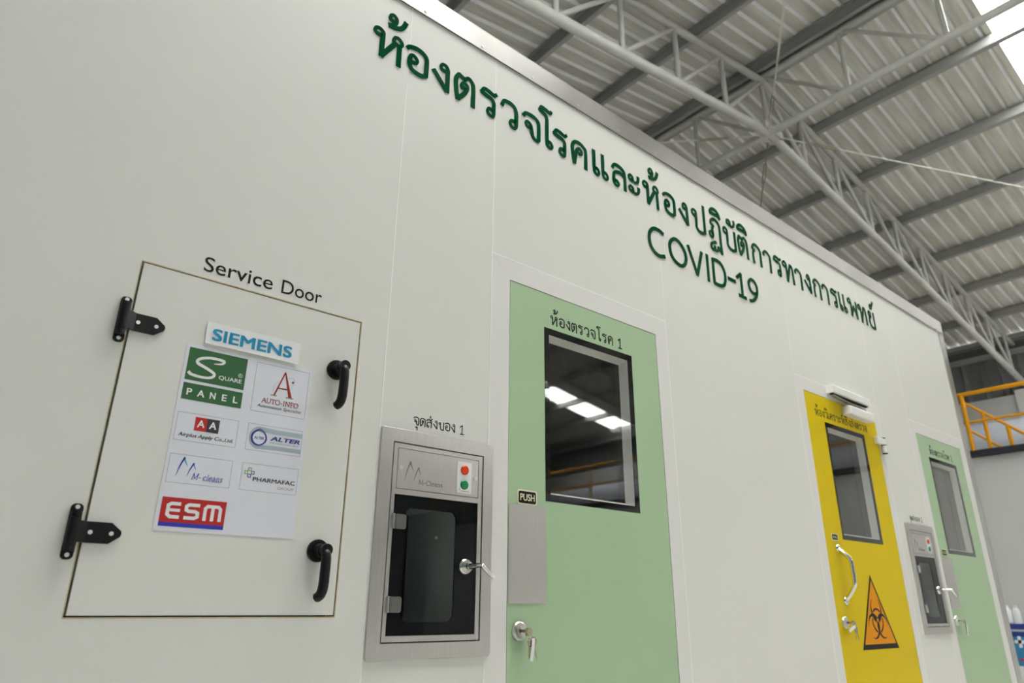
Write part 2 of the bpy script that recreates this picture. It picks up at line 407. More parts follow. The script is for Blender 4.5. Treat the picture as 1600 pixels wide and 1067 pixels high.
M['concrete'] = mat('pale_floor', (0.62, 0.61, 0.58), 0.6, noise=(0.57, 0.56, 0.53), scale=1.5)
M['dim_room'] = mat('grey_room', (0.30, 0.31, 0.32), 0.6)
M['bottle'] = mat('clear_bottle', (0.80, 0.82, 0.84), 0.2)
M['box_blue'] = mat('deep_blue_card', (0.010, 0.035, 0.22), 0.5)
M['box_sky'] = mat('sky_blue_card', (0.02, 0.22, 0.42), 0.5)
m = bpy.data.materials.new('translucent_sheet'); m.use_nodes = True
nt = m.node_tree; nt.nodes.remove(nt.nodes['Principled BSDF'])
a = nt.nodes.new('ShaderNodeBsdfTransparent'); a.inputs[0].default_value = (0.95, 0.96, 0.95, 1)
b = nt.nodes.new('ShaderNodeBsdfTranslucent'); b.inputs[0].default_value = (0.85, 0.86, 0.84, 1)
x = nt.nodes.new('ShaderNodeMixShader'); x.inputs[0].default_value = 0.25
nt.links.new(a.outputs[0], x.inputs[1]); nt.links.new(b.outputs[0], x.inputs[2]); nt.links.new(x.outputs[0], nt.nodes['Material Output'].inputs[0])
M['skylight'] = m

# ------------------------------------------------------------------ the hall
struct(MB().box(XW - 0.2, XE + 0.3, YN - 3, YF + 0.2, -0.15, 0).build('floor', M['concrete']))

# roof: ridge cap carries the sheets and purlins
def roof_z(x): return RZ - SL * abs(x - RX)
UPZ = 0.10
rc = MB()
rc.prism([(RX - 0.35, RZ + UPZ + 0.0), (RX, RZ + UPZ + 0.07), (RX + 0.35, RZ + UPZ + 0.0), (RX, RZ + UPZ + 0.05)], YN, YF)
ceiling = struct(rc.build('ceiling', M['sheet']))
def sheet_mesh(name, side, mt, ta=0.02, tb=HALF + 0.15):
    """one corrugated sheet: four trapezoid ribs, running from ridge to eave"""
    prof = []
    for k in range(4):
        b = k * RIB
        prof += [(b, 0), (b + 0.076, 0), (b + 0.088, 0.036), (b + 0.102, 0.036), (b + 0.132, 0)]
    prof.append((SHEET, 0))
    vs = []
    for x in (ta, tb):
        vs += [(RX + side * x, y, RZ - SL * x + UPZ + z) for y, z in prof]
    n = len(prof)
    fs = [(i, i + 1, n + i + 1, n + i) if side > 0 else (i + 1, i, n + i, n + i + 1) for i in range(n - 1)]
    # thin second skin so that the sheet has a thickness
    vs += [(x, y, z + 0.003) for x, y, z in vs]
    fs += [tuple(2 * n + q for q in reversed(f)) for f in fs]
    me = bpy.data.meshes.new(name); me.from_pydata(vs, [], fs); me.materials.append(mt); me.update()
    if mt is M['sheet']:                       # light painted in: rib faces towards -y are paler; the flats are stained
        me.materials.append(M['lit_rib'])
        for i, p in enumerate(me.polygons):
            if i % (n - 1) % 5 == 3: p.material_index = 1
    return me
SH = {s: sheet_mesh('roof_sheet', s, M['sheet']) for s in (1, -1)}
SK = {s: sheet_mesh('skylight_sheet', s, M['skylight'], *SKY_T[s]) for s in (1, -1)}  # the left-slope set is added for its light, out of view
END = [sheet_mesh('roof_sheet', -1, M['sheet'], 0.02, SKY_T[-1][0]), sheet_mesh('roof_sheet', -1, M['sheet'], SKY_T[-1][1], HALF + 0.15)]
y = SKY_Y[3]
while y > YN - SHEET: y -= SHEET
ys = []
while y < YF: ys.append(y); y += SHEET
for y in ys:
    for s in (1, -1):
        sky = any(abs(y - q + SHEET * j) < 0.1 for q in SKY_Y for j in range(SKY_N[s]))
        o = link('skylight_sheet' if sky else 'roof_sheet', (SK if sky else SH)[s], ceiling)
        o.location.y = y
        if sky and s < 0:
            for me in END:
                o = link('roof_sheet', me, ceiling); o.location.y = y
PUR = [0.13, 1.48, 2.89, 4.28, 5.69, 7.0, 8.25, 9.4]
def purlin_mesh():
    m = MB(); L0, L1 = YN, YF
    m.box(-0.035, 0.035, L0, L1, 0.078, 0.084); m.box(-0.035, -0.030, L0, L1, -0.085, 0.084)
    m.box(-0.035, 0.035, L0, L1, -0.085, -0.079); m.box(0.030, 0.035, L0, L1, -0.085, -0.065); m.box(0.030, 0.035, L0, L1, 0.065, 0.084)
    return m
pm = None
for t in PUR:
    for s in (1, -1):
        if pm is None: o = purlin_mesh().build('purlin', M['purlin'], ceiling); pm = o.data
        else: o = link('purlin', pm, ceiling)
        o.location = (RX + s * t, 0, roof_z(RX + t)); o.rotation_euler.y = math.atan(SL) * s
        if s < 0: o.scale.x = -1

# rafter trusses of tube
NB = 9.575
def truss(y, label, group=None):
    t = thing('roof_truss', label, 'truss', (RX, y, 7.0), group)
    TD, BZ = 0.16, 7.015
    top = lambda x: roof_z(x) - TD
    bot = lambda x: BZ - 0.163 * abs(x - RX)
    for s in (-1, 1):
        e = RX + s * NB
        MB().tube([(RX, y, top(RX)), (e, y, top(e))], 0.048).build('top_chord', M['truss'], t)
        MB().tube([(RX, y, bot(RX)), (e, y, bot(e))], 0.058).build('bottom_chord', M['truss'], t)
        for k in range(0, 10):
            x = RX + s * 0.985 * k
            if k or s > 0: MB().tube([(x, y, top(x)), (x, y, bot(x))], 0.032, 8).build('web_post', M['truss'], t)
            if k: MB().tube([(x, y, bot(x) + 0.02), (x - s * 0.985, y, top(x - s * 0.985) - 0.02)], 0.03, 8).build('web_diagonal', M['truss'], t)
    MB().box(RX - 0.22, RX + 0.22, y - 0.09, y + 0.09, BZ - 0.05, BZ + 0.045).build('node_plate', M['truss'], t)
    return t
TY = 1.98
truss(TY, 'pale grey tubular rafter truss rising over the steel parapet to the ridge')
for k in (1, 2, 3):
    truss(TY - 6.075 * k, 'pale grey tubular rafter truss, the %s one behind the viewer' % ('nearest', 'middle', 'farthest')[k - 1], 'trusses behind the viewer')

# longitudinal truss under the ridge
rg = thing('ridge_truss', 'pale grey tubular truss hanging below the ridge, crossing the rafter truss', 'truss', (RX, TY, 7.0))
y0, y1 = YN + 0.2, YF - 0.2
MB().tube([(RX, y0, RZ - 0.13), (RX, y1, RZ - 0.13)], 0.045).build('top_chord', M['truss'], rg)
MB().tube([(RX, y0, 7.0), (RX, y1, 7.0)], 0.052).build('bottom_chord', M['truss'], rg)
k = -19
while True:
    yy = TY + 1.1 * k
    if yy > y1: break
    if yy > y0:
        if k: MB().tube([(RX, yy, RZ - 0.13), (RX, yy, 7.0)], 0.03, 8).build('web_post', M['truss'], rg)
        if yy - 1.05 > y0: MB().tube([(RX, yy - 0.06, RZ - 0.15), (RX, yy - 1.05, 7.03)], 0.028, 8).build('web_diagonal', M['truss'], rg)
    k += 1

# bracing rods with turnbuckles spreading from the node
def rod(d, length, label, m):
    a = Vector((RX, TY, 6.97)); d = Vector(d).normalized()
    t = thing('bracing_rod', label, 'bracing rod', a)
    MB().tube([a + d * 0.95, a + d * length], 0.010, 8).build('rod', m, t)
    MB().tube([a + d * 0.15, a + d * 0.57], 0.010, 8).build('rod', m, t)
    tb = MB()
    n = Vector((-d.y, d.x, 0)).normalized() * 0.017
    tb.tube([a + d * 0.52, a + d * 0.58 + n, a + d * 0.94 + n, a + d * 1.0], 0.008, 6)
    tb.tube([a + d * 0.52, a + d * 0.58 - n, a + d * 0.94 - n, a + d * 1.0], 0.008, 6)
    tb.build('turnbuckle', M['rod'], t)
rod((1, -0.65, -0.165), 11.0, 'pale steel bracing rod running right from the truss node below the skylight', M['rod_pale'])
rod((-1, -0.65, -0.165), 11.0, 'thin steel bracing rod running up past the ridge to the top edge', M['rod_pale'])
rod((-1, 0.75, -0.165), 8.0, 'thin steel bracing rod running left from the truss node over the parapet', M['rod_pale'])
rod((1, 0.73, -0.165), 8.0, 'thin steel bracing rod running down from the truss node behind the parapet', M['rod'])

# side and end walls of the hall
def clad(name, horizontal_len, z0, z1, place, mt, gaps=()):
    """vertical ribbed cladding; place(u, d, z) maps run, depth and height to the hall"""
    base = MB()
    base.add([place(0, 0.09, z0), place(horizontal_len, 0.09, z0), place(horizontal_len, 0.09, z1), place(0, 0.09, z1),
              place(0, 0.06, z0), place(horizontal_len, 0.06, z0), place(horizontal_len, 0.06, z1), place(0, 0.06, z1)],
             [(0, 1, 2, 3), (7, 6, 5, 4), (0, 4, 5, 1), (1, 5, 6, 2), (2, 6, 7, 3), (3, 7, 4, 0)])
    w = struct(base.build(name, mt))
    n = int(horizontal_len / 1.05)
    for i in range(n):
        m = MB(); vs = []
        prof = []
        for k in range(3):
            b = i * 1.05 + k * 0.35
            prof += [(b, 0.05), (b + 0.20, 0.05), (b + 0.235, -0.02), (b + 0.315, -0.02)]
        prof.append(((i + 1) * 1.05, 0.05))
        for z in (z0, z1): vs += [place(u, d, z) for u, d in prof]
        for z in (z0, z1): vs += [place(u, d + 0.02, z) for u, d in prof]
        q = len(prof)
        m.add(vs, [(j, j + 1, q + j + 1, q + j) for j in range(q - 1)] + [(2 * q + j, 3 * q + j, 3 * q + j + 1, 2 * q + j + 1) for j in range(q - 1)])
        m.build('wall_sheet', mt, w)
    return w
clad('wall_right', YF - YN, 0, 6.45, lambda u, d, z: (XE + d, YN + u, z), M['wall_sheet'])
clad('wall_left', YF - YN, 0, 6.45, lambda u, d, z: (XW - d, YN + u, z), M['blue_sheet'])
clad('wall_far', XE - XW, 0, 6.45, lambda u, d, z: (XW + u, YF + d, z), M['wall_sheet'])
g = MB()
g.prism([(XW, 6.45), (XE, 6.45), (RX, RZ + UPZ)], YF + 0.04, YF + 0.08)
struct(g.build('wall_far_gable', M['wall_sheet']))
g = MB()
g.prism([(XW, 6.45), (XE, 6.45), (RX, RZ + UPZ)], YN - 0.08, YN - 0.04)
g.plate(XW, XE, 0, 6.45, YN - 0.08, YN - 0.04)
struct(g.build('wall_near', M['wall_sheet']))
eb = MB()
eb.box(XE - 0.22, XE - 0.2, YN, YF, 6.21, 6.42); eb.box(XE - 0.30, XE - 0.02, YN, YF, 6.19, 6.215)
struct(eb.build('trim_1', M['darkbeam']))
struct(MB().box(XE - 0.33, XE - 0.05, YN, YF, 6.13, 6.175).build('trim_2', M['purlin']))

# mezzanine along the right-hand side
MX, MZ = 13.5, 3.57
struct(MB().box(MX + 0.06, XE - 0.02, YN + 1, YF - 0.1, MZ - 0.08, MZ).build('mezzanine_floor', M['concrete']))
tag(MB().box(MX - 0.02, MX + 0.06, YN + 1, YF - 0.1, MZ - 0.095, MZ + 0.005).build('edge_beam', M['blackbeam']), 'black steel edge beam under the orange railing', 'beam')
wm = struct(MB().box(MX + 0.12, MX + 0.20, YN + 1, YF - 0.1, 0, MZ - 0.1).build('wall_mezzanine', M['white_wall']))
for i in range(23):
    a = YN + 1 + i * 1.2
    MB().box(MX + 0.10, MX + 0.12, a + 0.002, min(a + 1.198, YF - 0.1), 0, MZ - 0.1).build('wall_panel', M['white_wall'], wm)
up_w = struct(MB().box(XE - 0.10, XE - 0.04, YN + 1, YF - 0.1, 3.6, 5.26).build('wall_upper', M['white_wall']))
for i, (a, b, d, zt) in enumerate(((-19, -14, .02, 5.3), (-13.99, -9, .02, 5.3), (-8.99, -4.0, .02, 5.3), (-3.99, 2.16, .10, 5.33), (2.20, 4.0, .02, 5.26), (4.01, 8.8, .02, 5.26))):
    MB().box(XE - 0.11 - d, XE - 0.10, a, b, 4.62, zt).build('wall_panel', M['white_wall'], up_w)
dt = MB().tube([(XE - 0.75, YN + 1.2, 4.34), (XE - 0.75, YF - 0.3, 4.34)], 0.27, 24)
for i in range(14): dt.tube([(XE - 0.75, YN + 2 + 2 * i, 4.34), (XE - 0.75, YN + 2.05 + 2 * i, 4.34)], 0.278, 24)
tag(dt.build('air_duct', M['duct']), 'pale bluish metal duct lying along the mezzanine behind the orange railing', 'duct')

rl = thing('guard_railing', 'orange-yellow tube guard railing along the mezzanine edge', 'railing', (MX, 2.17, MZ))
MB().tube([(MX, YN + 1.2, 4.56), (MX, YF - 0.3, 4.56)], 0.034, 10).build('top_rail', M['rail'], rl)
MB().tube([(MX, YN + 1.2, 4.06), (MX, YF - 0.3, 4.06)], 0.022, 8).build('mid_rail', M['rail'], rl)
yy = 2.17 - 1.9 * 11
while yy < YF - 0.3:
    MB().tube([(MX, yy, MZ), (MX, yy, 4.55)], 0.036, 10).build('post', M['rail'], rl)
    yy += 1.9
sr = thing('stair_railing', 'orange-yellow sloping stair handrail with short posts behind the guard railing', 'railing', (MX + 0.1, 1.9, MZ))
sx = MX + 0.08
MB().tube([(sx, 2.16, 4.42), (sx, 1.17, 3.53)], 0.024, 8).build('handrail', M['rail'], sr)
MB().tube([(sx, 2.17, 3.93), (sx, 1.72, 3.53)], 0.02, 8).build('lower_rail', M['rail'], sr)
for yy, zt in ((1.93, 4.20), (1.62, 3.93), (1.33, 3.67)):
    MB().tube([(sx, yy, MZ - 0.02), (sx, yy, zt)], 0.032, 8).build('post', M['rail'], sr)

# ------------------------------------------------------------------ the white clinic cabin
CX0, CX1, CD, CH = -1.5, 5.83, 3.0, 3.12
TH = 0.05
F1 = (1.324, 2.285, 2.208); F2 = (3.362, 4.33, 2.204); F3 = (4.782, 5.715, 2.204)   # door frames: x0, x1, top
L1 = (1.4085, 2.208, 2.126); L2 = (3.438, 4.264, 2.131); L3 = (4.869, 5.635, 2.126)  # leaves
SD = (0.264, 0.849, 1.019, 1.812)                                                    # service door opening
PB = (0.981, 1.303, 0.954, 1.4825); PDX = 3.469
PB2 = (PB[0] + PDX, PB[1] + PDX, PB[2], PB[3])
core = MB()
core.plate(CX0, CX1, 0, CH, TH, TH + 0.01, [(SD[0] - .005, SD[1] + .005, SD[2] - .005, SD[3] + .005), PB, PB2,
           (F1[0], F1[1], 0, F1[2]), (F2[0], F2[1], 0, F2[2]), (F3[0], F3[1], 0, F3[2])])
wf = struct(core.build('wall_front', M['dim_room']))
seam = 0.0018
def panel(x0, x1, z0, z1, holes=()):
    MB().plate(x0 + seam, x1 - seam, z0, z1, 0, TH, holes).build('wall_panel', M['panel'], wf)
panel(CX0, 0.9357, 0, CH, [SD])
panel(0.9357, F1[0], 0, CH, [PB])
panel(F1[0], F1[1], F1[2] + seam, CH)
panel(F1[1], F2[0], 0, CH)
panel(F2[0], F2[1], F2[2] + seam, CH)
panel(F2[1], F3[0], 0, CH, [PB2])
panel(F3[0], F3[1], F3[2] + seam, CH)
panel(F3[1], CX1 - 0.001, 0, CH)
for x in (0.9357, F1[0], F1[1], F2[0], F2[1], F3[0], F3[1]):
    MB().box(x - seam, x + seam, -0.0006, 0.02, 0, CH).build('sealant_joint', M['sealant'], wf)
for f in (F1, F2, F3):
    MB().box(f[0] + seam, f[1] - seam, -0.0006, 0.02, f[2] - seam * .2, f[2] + seam * 1.8).build('sealant_joint', M['sealant'], wf)

# cabin shell
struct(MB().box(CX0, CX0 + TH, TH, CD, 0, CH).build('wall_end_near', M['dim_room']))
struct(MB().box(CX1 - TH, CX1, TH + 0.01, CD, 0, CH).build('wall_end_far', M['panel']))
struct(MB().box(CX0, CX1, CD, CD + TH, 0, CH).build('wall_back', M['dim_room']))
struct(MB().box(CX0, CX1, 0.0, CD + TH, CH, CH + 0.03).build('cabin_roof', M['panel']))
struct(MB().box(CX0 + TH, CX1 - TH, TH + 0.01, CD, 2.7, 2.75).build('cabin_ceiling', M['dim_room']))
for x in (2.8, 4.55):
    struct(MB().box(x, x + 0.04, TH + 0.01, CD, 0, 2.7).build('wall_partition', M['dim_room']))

# door frames, mitred
def door_frame(name, f, l):
    x0, x1, zt = f[0] + seam, f[1] - seam, f[2] - seam * .2
    g = 0.0025
    a, b, t = l[0] - g, l[1] + g, l[2] + g
    mt = 0.0006
    o = struct(MB().prism([(x0, zt), (x1, zt), (b + mt, t), (a - mt, t)], -0.0004, TH + 0.01).build(name, M['frame']))
    MB().prism([(x0, 0), (x0, zt - mt * 2), (a, t - mt), (a, 0)], -0.0004, TH + 0.01).build('jamb', M['frame'], o)
    MB().prism([(x1, 0), (x1, zt - mt * 2), (b, t - mt), (b, 0)], -0.0004, TH + 0.01).build('jamb', M['frame'], o)
    MB().plate(a - .01, b + .01, 0, t + .01, TH + 0.012, TH + 0.022, [(a + .02, b - .02, 0, t - .02)]).build('stop', M['gap'], o)
door_frame('trim_3', F1, L1); door_frame('trim_4', F2, L2); door_frame('trim_5', F3, L3)

def door(n, l, win, m, label):
    d = struct(thing('door_%d' % n, label, 'door', (l[0], 0, 0)))
    x0, x1, z0, z1 = win
    i = 0.024
    MB().plate(l[0], l[1], 0.012, l[2], 0.0005, 0.046, [win]).build('leaf', m, d)
    MB().plate(x0, x1, z0, z1, 0.0012, 0.004, [(x0 + i, x1 - i, z0 + i, z1 - i)]).build('window_border', M['black_paint'], d)
    MB().box(x0, x1, -0.0015, 0.001, z0, z1).build('glass_pane', M['glass'], d)
    MB().box(x0 + i, x1 - i, 0.040, 0.043, z0 + i, z1 - i).build('glass_pane', M['glass'], d)
    j = 0.013
    O_, F_, B_ = rect_ring(x0, x1, z0, z1, 0), rect_ring(x0 + i + .0005, x1 - i - .0005, z0 + i + .0005, z1 - i - .0005, 0), rect_ring(x0 + i + j, x1 - i - j, z0 + i + j, z1 - i - j, 0)
    m = MB()                                     # glazing bead, slightly splayed
    m.add([(x, 0.0041, z) for x, z in O_] + [(x, 0.0041, z) for x, z in F_] + [(x, 0.0395, z) for x, z in B_] + [(x, 0.0395, z) for x, z in O_],
          [f for q in range(4) for r_ in [(q + 1) % 4] for f in ((q, r_, 4 + r_, 4 + q), (4 + q, 4 + r_, 8 + r_, 8 + q), (8 + q, 8 + r_, 12 + r_, 12 + q), (12 + q, 12 + r_, r_, q))])
    m.build('window_reveal', M['reveal'], d)
    return d
D1 = door(1, L1, (1.569, 2.047, 1.371, 1.992), M['green_door'], 'pale green door nearest the viewer, with dark window and steel push plate')
D2 = door(2, L2, (3.620, 4.084, 1.375, 1.988), M['yellow_door'], 'bright yellow door with pull handle and biohazard triangle')
D3 = door(3, L3, (5.013, 5.485, 1.375, 1.988), M['green_door'], 'pale green door at the far end of the wall, beside the steel corner')

# stainless flashing and corner strip
fl = [(CX0, 0.23), (0.2302, 2.655), (2.6552, 5.06), (5.0602, 5.836)]
fp = thing('parapet_flashing', 'stainless steel flashing strip capping the top of the white wall', 'flashing', (2.2, 0, 3.07))
for a, b in fl:
    m = MB()
    m.box(a, b, -0.0035, -0.0008, 3.067, 3.172); m.box(a, b, -0.0035, 0.10, 3.1705, 3.1735); m.box(a, b, 0.0, 0.1, 3.15, 3.1705)
    m.box(a, b, -0.006, -0.0008, 3.067, 3.0695)
    m.build('flashing_piece', M['steel_h'], fp)
x = 0.989 - 0.2625 * 9
while x < 5.8:
    MB().disc(x, 3.0875, 0.0055, -0.006, -0.0034, 10).build('screw', M['screw'], fp)
    x += 0.2625
cs = MB()
cs.box(5.738, 5.833, -0.003, -0.0006, 0, 3.067); cs.box(5.8305, 5.833, -0.003, 0.1, 0, 3.067)
tag(cs.build('corner_strip', M['steel_h']), 'vertical stainless steel strip on the far corner of the cabin', 'corner strip')

# ------------------------------------------------------------------ big green sign letters
LD = 0.003
sg = thing('sign_lettering', 'large raised green Thai lettering along the top of the white wall', 'sign', (2.6, 0, 2.77))
k_ = (1.7 - LD) / 1.7
SIGN = [('ho', .799), ('tho', .851), ('o', .928), ('ngo', 1.041), ('to', 1.139), ('ro', 1.258), ('wo', 1.358), ('cho', 1.469), ('so', 1.557),
        ('ro', 1.636), ('kho', 1.741), ('e', 1.872), ('e', 1.927), ('lo', 1.991), ('a', 2.100), ('ho', 2.200), ('tho', 2.248), ('o', 2.346), ('ngo', 2.467),
        ('po', 2.572), ('ta', 2.708), ('i', 2.729), ('bo', 2.838), ('han', 2.878), ('to', 2.969), ('i', 2.974), ('ko', 3.103), ('aa', 3.215), ('ro', 3.321),
        ('tho2', 3.416), ('aa', 3.550), ('ngo', 3.654), ('ko', 3.758), ('aa', 3.865), ('ro', 3.973), ('e', 4.078), ('e', 4.134), ('pho', 4.195),
        ('tho2', 4.331), ('yo', 4.474), ('than', 4.510)]
for g, x in SIGN:
    glyph(g, x * k_, 1.05 + (2.782 - 0.0022 * max(0, x - .8) - 1.05) * k_, 1.0, 0.0188, -LD, -0.0003).build('letter', M['green_letter'], sg)
s2 = thing('sign_lettering', 'raised green Latin letters and numerals below the Thai lettering', 'sign', (2.6, 0, 2.52))
for g, x in (('C', 2.2141), ('O', 2.3611), ('V', 2.506), ('I', 2.6532), ('D', 2.7007), ('-', 2.8277), ('1', 2.907), ('9', 3.0095)):
    glyph(g, x, 2.5260, 1.0, 0.0192, -LD, -0.0003).build('letter', M['green_letter'], s2)

# ------------------------------------------------------------------ printed captions
t = thing('door_caption', 'black Thai caption with numeral above the window of the near green door', 'lettering', (1.8, 0, 2.01))
thai_line(['ho', 'tho', 'o', 'ngo', 'to', 'ro', 'wo', 'cho', 'so', 'ro', 'kho', ' ', '1'], 1.602, 1.990, 2.0095, 0.0005, 0.0052, t, M['ink'])
t = thing('door_caption', 'small black Thai caption above the yellow door window', 'lettering', (3.8, 0, 2.01))
thai_line(['ho', 'tho', 'o', 'ngo', 'wo', 'i', 'e', 'kho', 'ro', 'aa', 'a', 'ho', 'than', 'sua', 'i', 'ek', 'ngo', 'sua', 'ek', 'ngo', 'to', 'ro', 'wo', 'cho'],
          3.530, 4.134, 2.010, 0.0005, 0.0045, t, M['ink'])
t = thing('door_caption', 'black Thai caption with numeral above the window of the far green door', 'lettering', (5.2, 0, 2.01))
thai_line(['ho', 'tho', 'o', 'ngo', 'to', 'ro', 'wo', 'cho', 'so', 'ro', 'kho', ' ', '2'], 5.045, 5.435, 2.0095, 0.0005, 0.0048, t, M['ink'])
t = thing('hatch_caption', 'small black Thai caption above the near steel pass-through hatch', 'lettering', (1.13, 0, 1.54))
thai_line(['cho', 'u', 'do', 'sua', 'ek', 'ngo', 'khai', 'o', 'ngo', ' ', '1'], 1.045, 1.227, 1.5405, 0, 0.0031, t, M['ink'], gap=.025)
t = thing('hatch_caption', 'small black Thai caption above the far steel pass-through hatch', 'lettering', (4.6, 0, 1.54))
thai_line(['cho', 'u', 'do', 'sua', 'ek', 'ngo', 'khai', 'o', 'ngo', ' ', '2'], 4.507, 4.690, 1.5405, 0, 0.0028, t, M['ink'], gap=.025)
t = thing('wall_caption', 'black lettering on the wall above the service hatch', 'lettering', (0.56, 0, 1.83))
latin('Service', 0.4015, 0.5795, 1.8315, 1.8725, 0, 'word', M['ink'], t, bold=0.004)
latin('Door', 0.6045, 0.7205, 1.8315, 1.8715, 0, 'word', M['ink'], t, bold=0.004)

# ------------------------------------------------------------------ service hatch
sd = thing('service_hatch', 'off-white square service hatch with black hinges and lever handles', 'hatch', (0.55, 0, 1.02))
x0, x1, z0, z1 = SD
MB().plate(x0 + .0052, x1 - .003, z0 + .0038, z1 - .0028, 0.0005, 0.045).build('hatch_leaf', M['panel'], sd)
MB().plate(x0 - .0018, x1 + .0022, z0 - .0024, z1 + .0024, -0.0005, 0.01, [(x0 + .0002, x1 - .0002, z0 + .0002, z1 - .0002)]).build('edge_sealant', M['old_sealant'], sd)
MB().plate(x0, x1, z0, z1, 0.047, 0.06).build('backing', M['gap'], sd)
for zc in (1.656, 1.184):
    hx = 0.250 if zc > 1.4 else 0.246
    m = MB()
    m.prism(rrect(hx - .0115, hx + .0115, zc - .0555, zc + .0555, .009), -0.006, 0)
    h = m.build('hinge', M['black'], sd, bevel=.001)
    m = MB()
    m.tube([(hx, -0.011, zc - .040), (hx, -0.011, zc - .0275)], .0105, 14); m.tube([(hx, -0.011, zc - .0265), (hx, -0.011, zc + .0265)], .0112, 14)
    m.tube([(hx, -0.011, zc + .0275), (hx, -0.011, zc + .040)], .0105, 14)
    m.build('hinge_barrel', M['black'], h)
    m = MB()
    q = [(hx + .004, -.0215), (hx + .070, -.0215), (hx + .090, -.006), (hx + .0915, 0), (hx + .090, .006), (hx + .070, .0215), (hx + .004, .0215)]
    m.prism([(a, zc + b) for a, b in q if a > hx + .02] + [(hx + .026, zc + .0215), (hx + .026, zc - .0215)], -0.0045, -0.0002)
    m.add([(hx + .004, -.021, zc - .0215), (hx + .026, -.0045, zc - .0215), (hx + .026, -.0045, zc + .0215), (hx + .004, -.021, zc + .0215),
           (hx + .004, -.016, zc - .0215), (hx + .026, -.0002, zc - .0215), (hx + .026, -.0002, zc + .0215), (hx + .004, -.016, zc + .0215)],
          [(0, 1, 2, 3), (7, 6, 5, 4), (0, 4, 5, 1), (1, 5, 6, 2), (2, 6, 7, 3), (3, 7, 4, 0)])
    m.build('hinge_plate', M['black'], h)
    for sx_, sz_, yy in ((hx, zc + .0485, -.0075), (hx, zc - .0465, -.0075), (hx + .0325, zc, -.006), (hx + .072, zc - .0005, -.006)):
        s = MB().disc(sx_, sz_, .0045, yy, yy + .002, 14).build('screw', M['screw'], h)
        s.data.name = 'screw'
for zc in (1.651, 1.173):
    hx = 0.785
    m = MB()
    m.disc(hx, zc, .0275, -.010, 0, 28); m.disc(hx, zc, .0235, -.013, -.010, 28)
    h = m.build('handle', M['black'], sd, bevel=.0012)
    m = MB()
    m.tube([(hx, -.010, zc), (hx, -.040, zc)], .0165, 20)
    m.tube([(hx, -.036, zc), (hx, -.060, zc)], .0145, 20)
    m.build('handle_neck', M['black'], h, bevel=.001)
    m = MB()
    P = catmull([(hx, -.046, zc - .002), (hx, -.056, zc - .014), (hx + .0005, -.057, zc - .04), (hx, -.056, zc - .085), (hx - .003, -.051, zc - .104), (hx - .006, -.040, zc - .110)], 4)
    m.tube(P, [.0115 + .001 * math.sin(i / len(P) * 3.1) for i in range(len(P))], 14)
    m.build('lever', M['black'], h)

# papers stuck on the hatch
pp = thing('logo_sheet', 'large white paper sheet with eight printed company logos on the hatch', 'paper', (0.56, 0, 1.2))
PY = -0.0006
MB().box(0.397, 0.7195, PY, 0.0003, 1.1975, 1.6352).build('sheet', M['paper'], pp)
def rect(x0, x1, z0, z1, name, m, parent, up=1):
    return MB().box(x0, x1, PY - 0.0003 * up, PY + .0001, z0, z1).build(name, m, parent)
def frame(x0, x1, z0, z1, w=0.0007):
    return MB().plate(x0, x1, z0, z1, PY - 0.0002, PY, [(x0 + w, x1 - w, z0 + w, z1 - w)]).build('logo_frame', M['lightgrey'], pp)
def P_(*a, up=2, **k): return latin(*a[:5], PY - 0.0003 * (up - 1), 'print', *a[5:], depth=0.0003, **k)
# green logo
b = rect(.4045, .5450, 1.5455, 1.6270, 'logo_block', M['pgreen'], pp)
MB().ribbon([(.466, 1.5965), (.4845, 1.6005), (.4865, 1.6085), (.456, 1.6095), (.4315, 1.602), (.428, 1.591), (.452, 1.581), (.4695, 1.5715), (.465, 1.5615), (.445, 1.5575), (.418, 1.560), (.4105, 1.5655)],
            [.002, .0055, .007, .0065, .007, .0075, .007, .007, .0065, .006, .007, .0075], PY - .0006, PY, ext=0.1).build('print', M['white'], b)
P_('QUARE', .4815, .5375, 1.5590, 1.5708, M['white'], b, bold=.012)
MB().ring([(.5325 + .0055 * math.cos(k * .3927), 1.5805 + .0055 * math.sin(k * .3927)) for k in range(16)], [(.5325 + .0046 * math.cos(k * .3927), 1.5805 + .0046 * math.sin(k * .3927)) for k in range(16)], PY - .0006, PY).build('print', M['white'], b)
P_('R', .5305, .5345, 1.5780, 1.5832, M['white'], b, bold=.01)
b = rect(.4045, .5450, 1.4980, 1.5385, 'logo_block', M['pgreen'], pp)
for ch, xa, xb in (('P', .4115, .4235), ('A', .4360, .4525), ('N', .4650, .4785), ('E', .4935, .5050), ('L', .5205, .5320)):
    P_(ch, xa + .003, xb + .003, 1.5090, 1.5255, M['white'], b, bold=.02)
# red serif A logo
f = frame(.569, .7115, 1.499, 1.6265)
A = MB()
A.prism([(.6445, 1.6145), (.6475, 1.6145), (.6705, 1.5485), (.6615, 1.5485)], PY - .0005, PY)
A.prism([(.6445, 1.6145), (.6465, 1.6095), (.6255, 1.5485), (.6215, 1.5485)], PY - .0005, PY)
A.prism([(.6290, 1.5705), (.6560, 1.5705), (.6575, 1.5675), (.6275, 1.5675)], PY - .0005, PY)
A.disc(.6690, 1.5910, .0028, PY - .0005, PY, 14)
A.build('print', M['darkred'], f)
A = MB(); A.box(.6150, .6305, PY - .0005, PY, 1.5462, 1.5490); A.box(.6545, .6745, PY - .0005, PY, 1.5462, 1.5490)
A.ribbon([(.6200, 1.5560), (.6200, 1.5720), (.6330, 1.5890)], .0004, PY - .0004, PY); A.ribbon([(.655, 1.600), (.668, 1.602), (.673, 1.590), (.667, 1.574)], .0004, PY - .0004, PY)
A.build('print', M['lightgrey'], f)
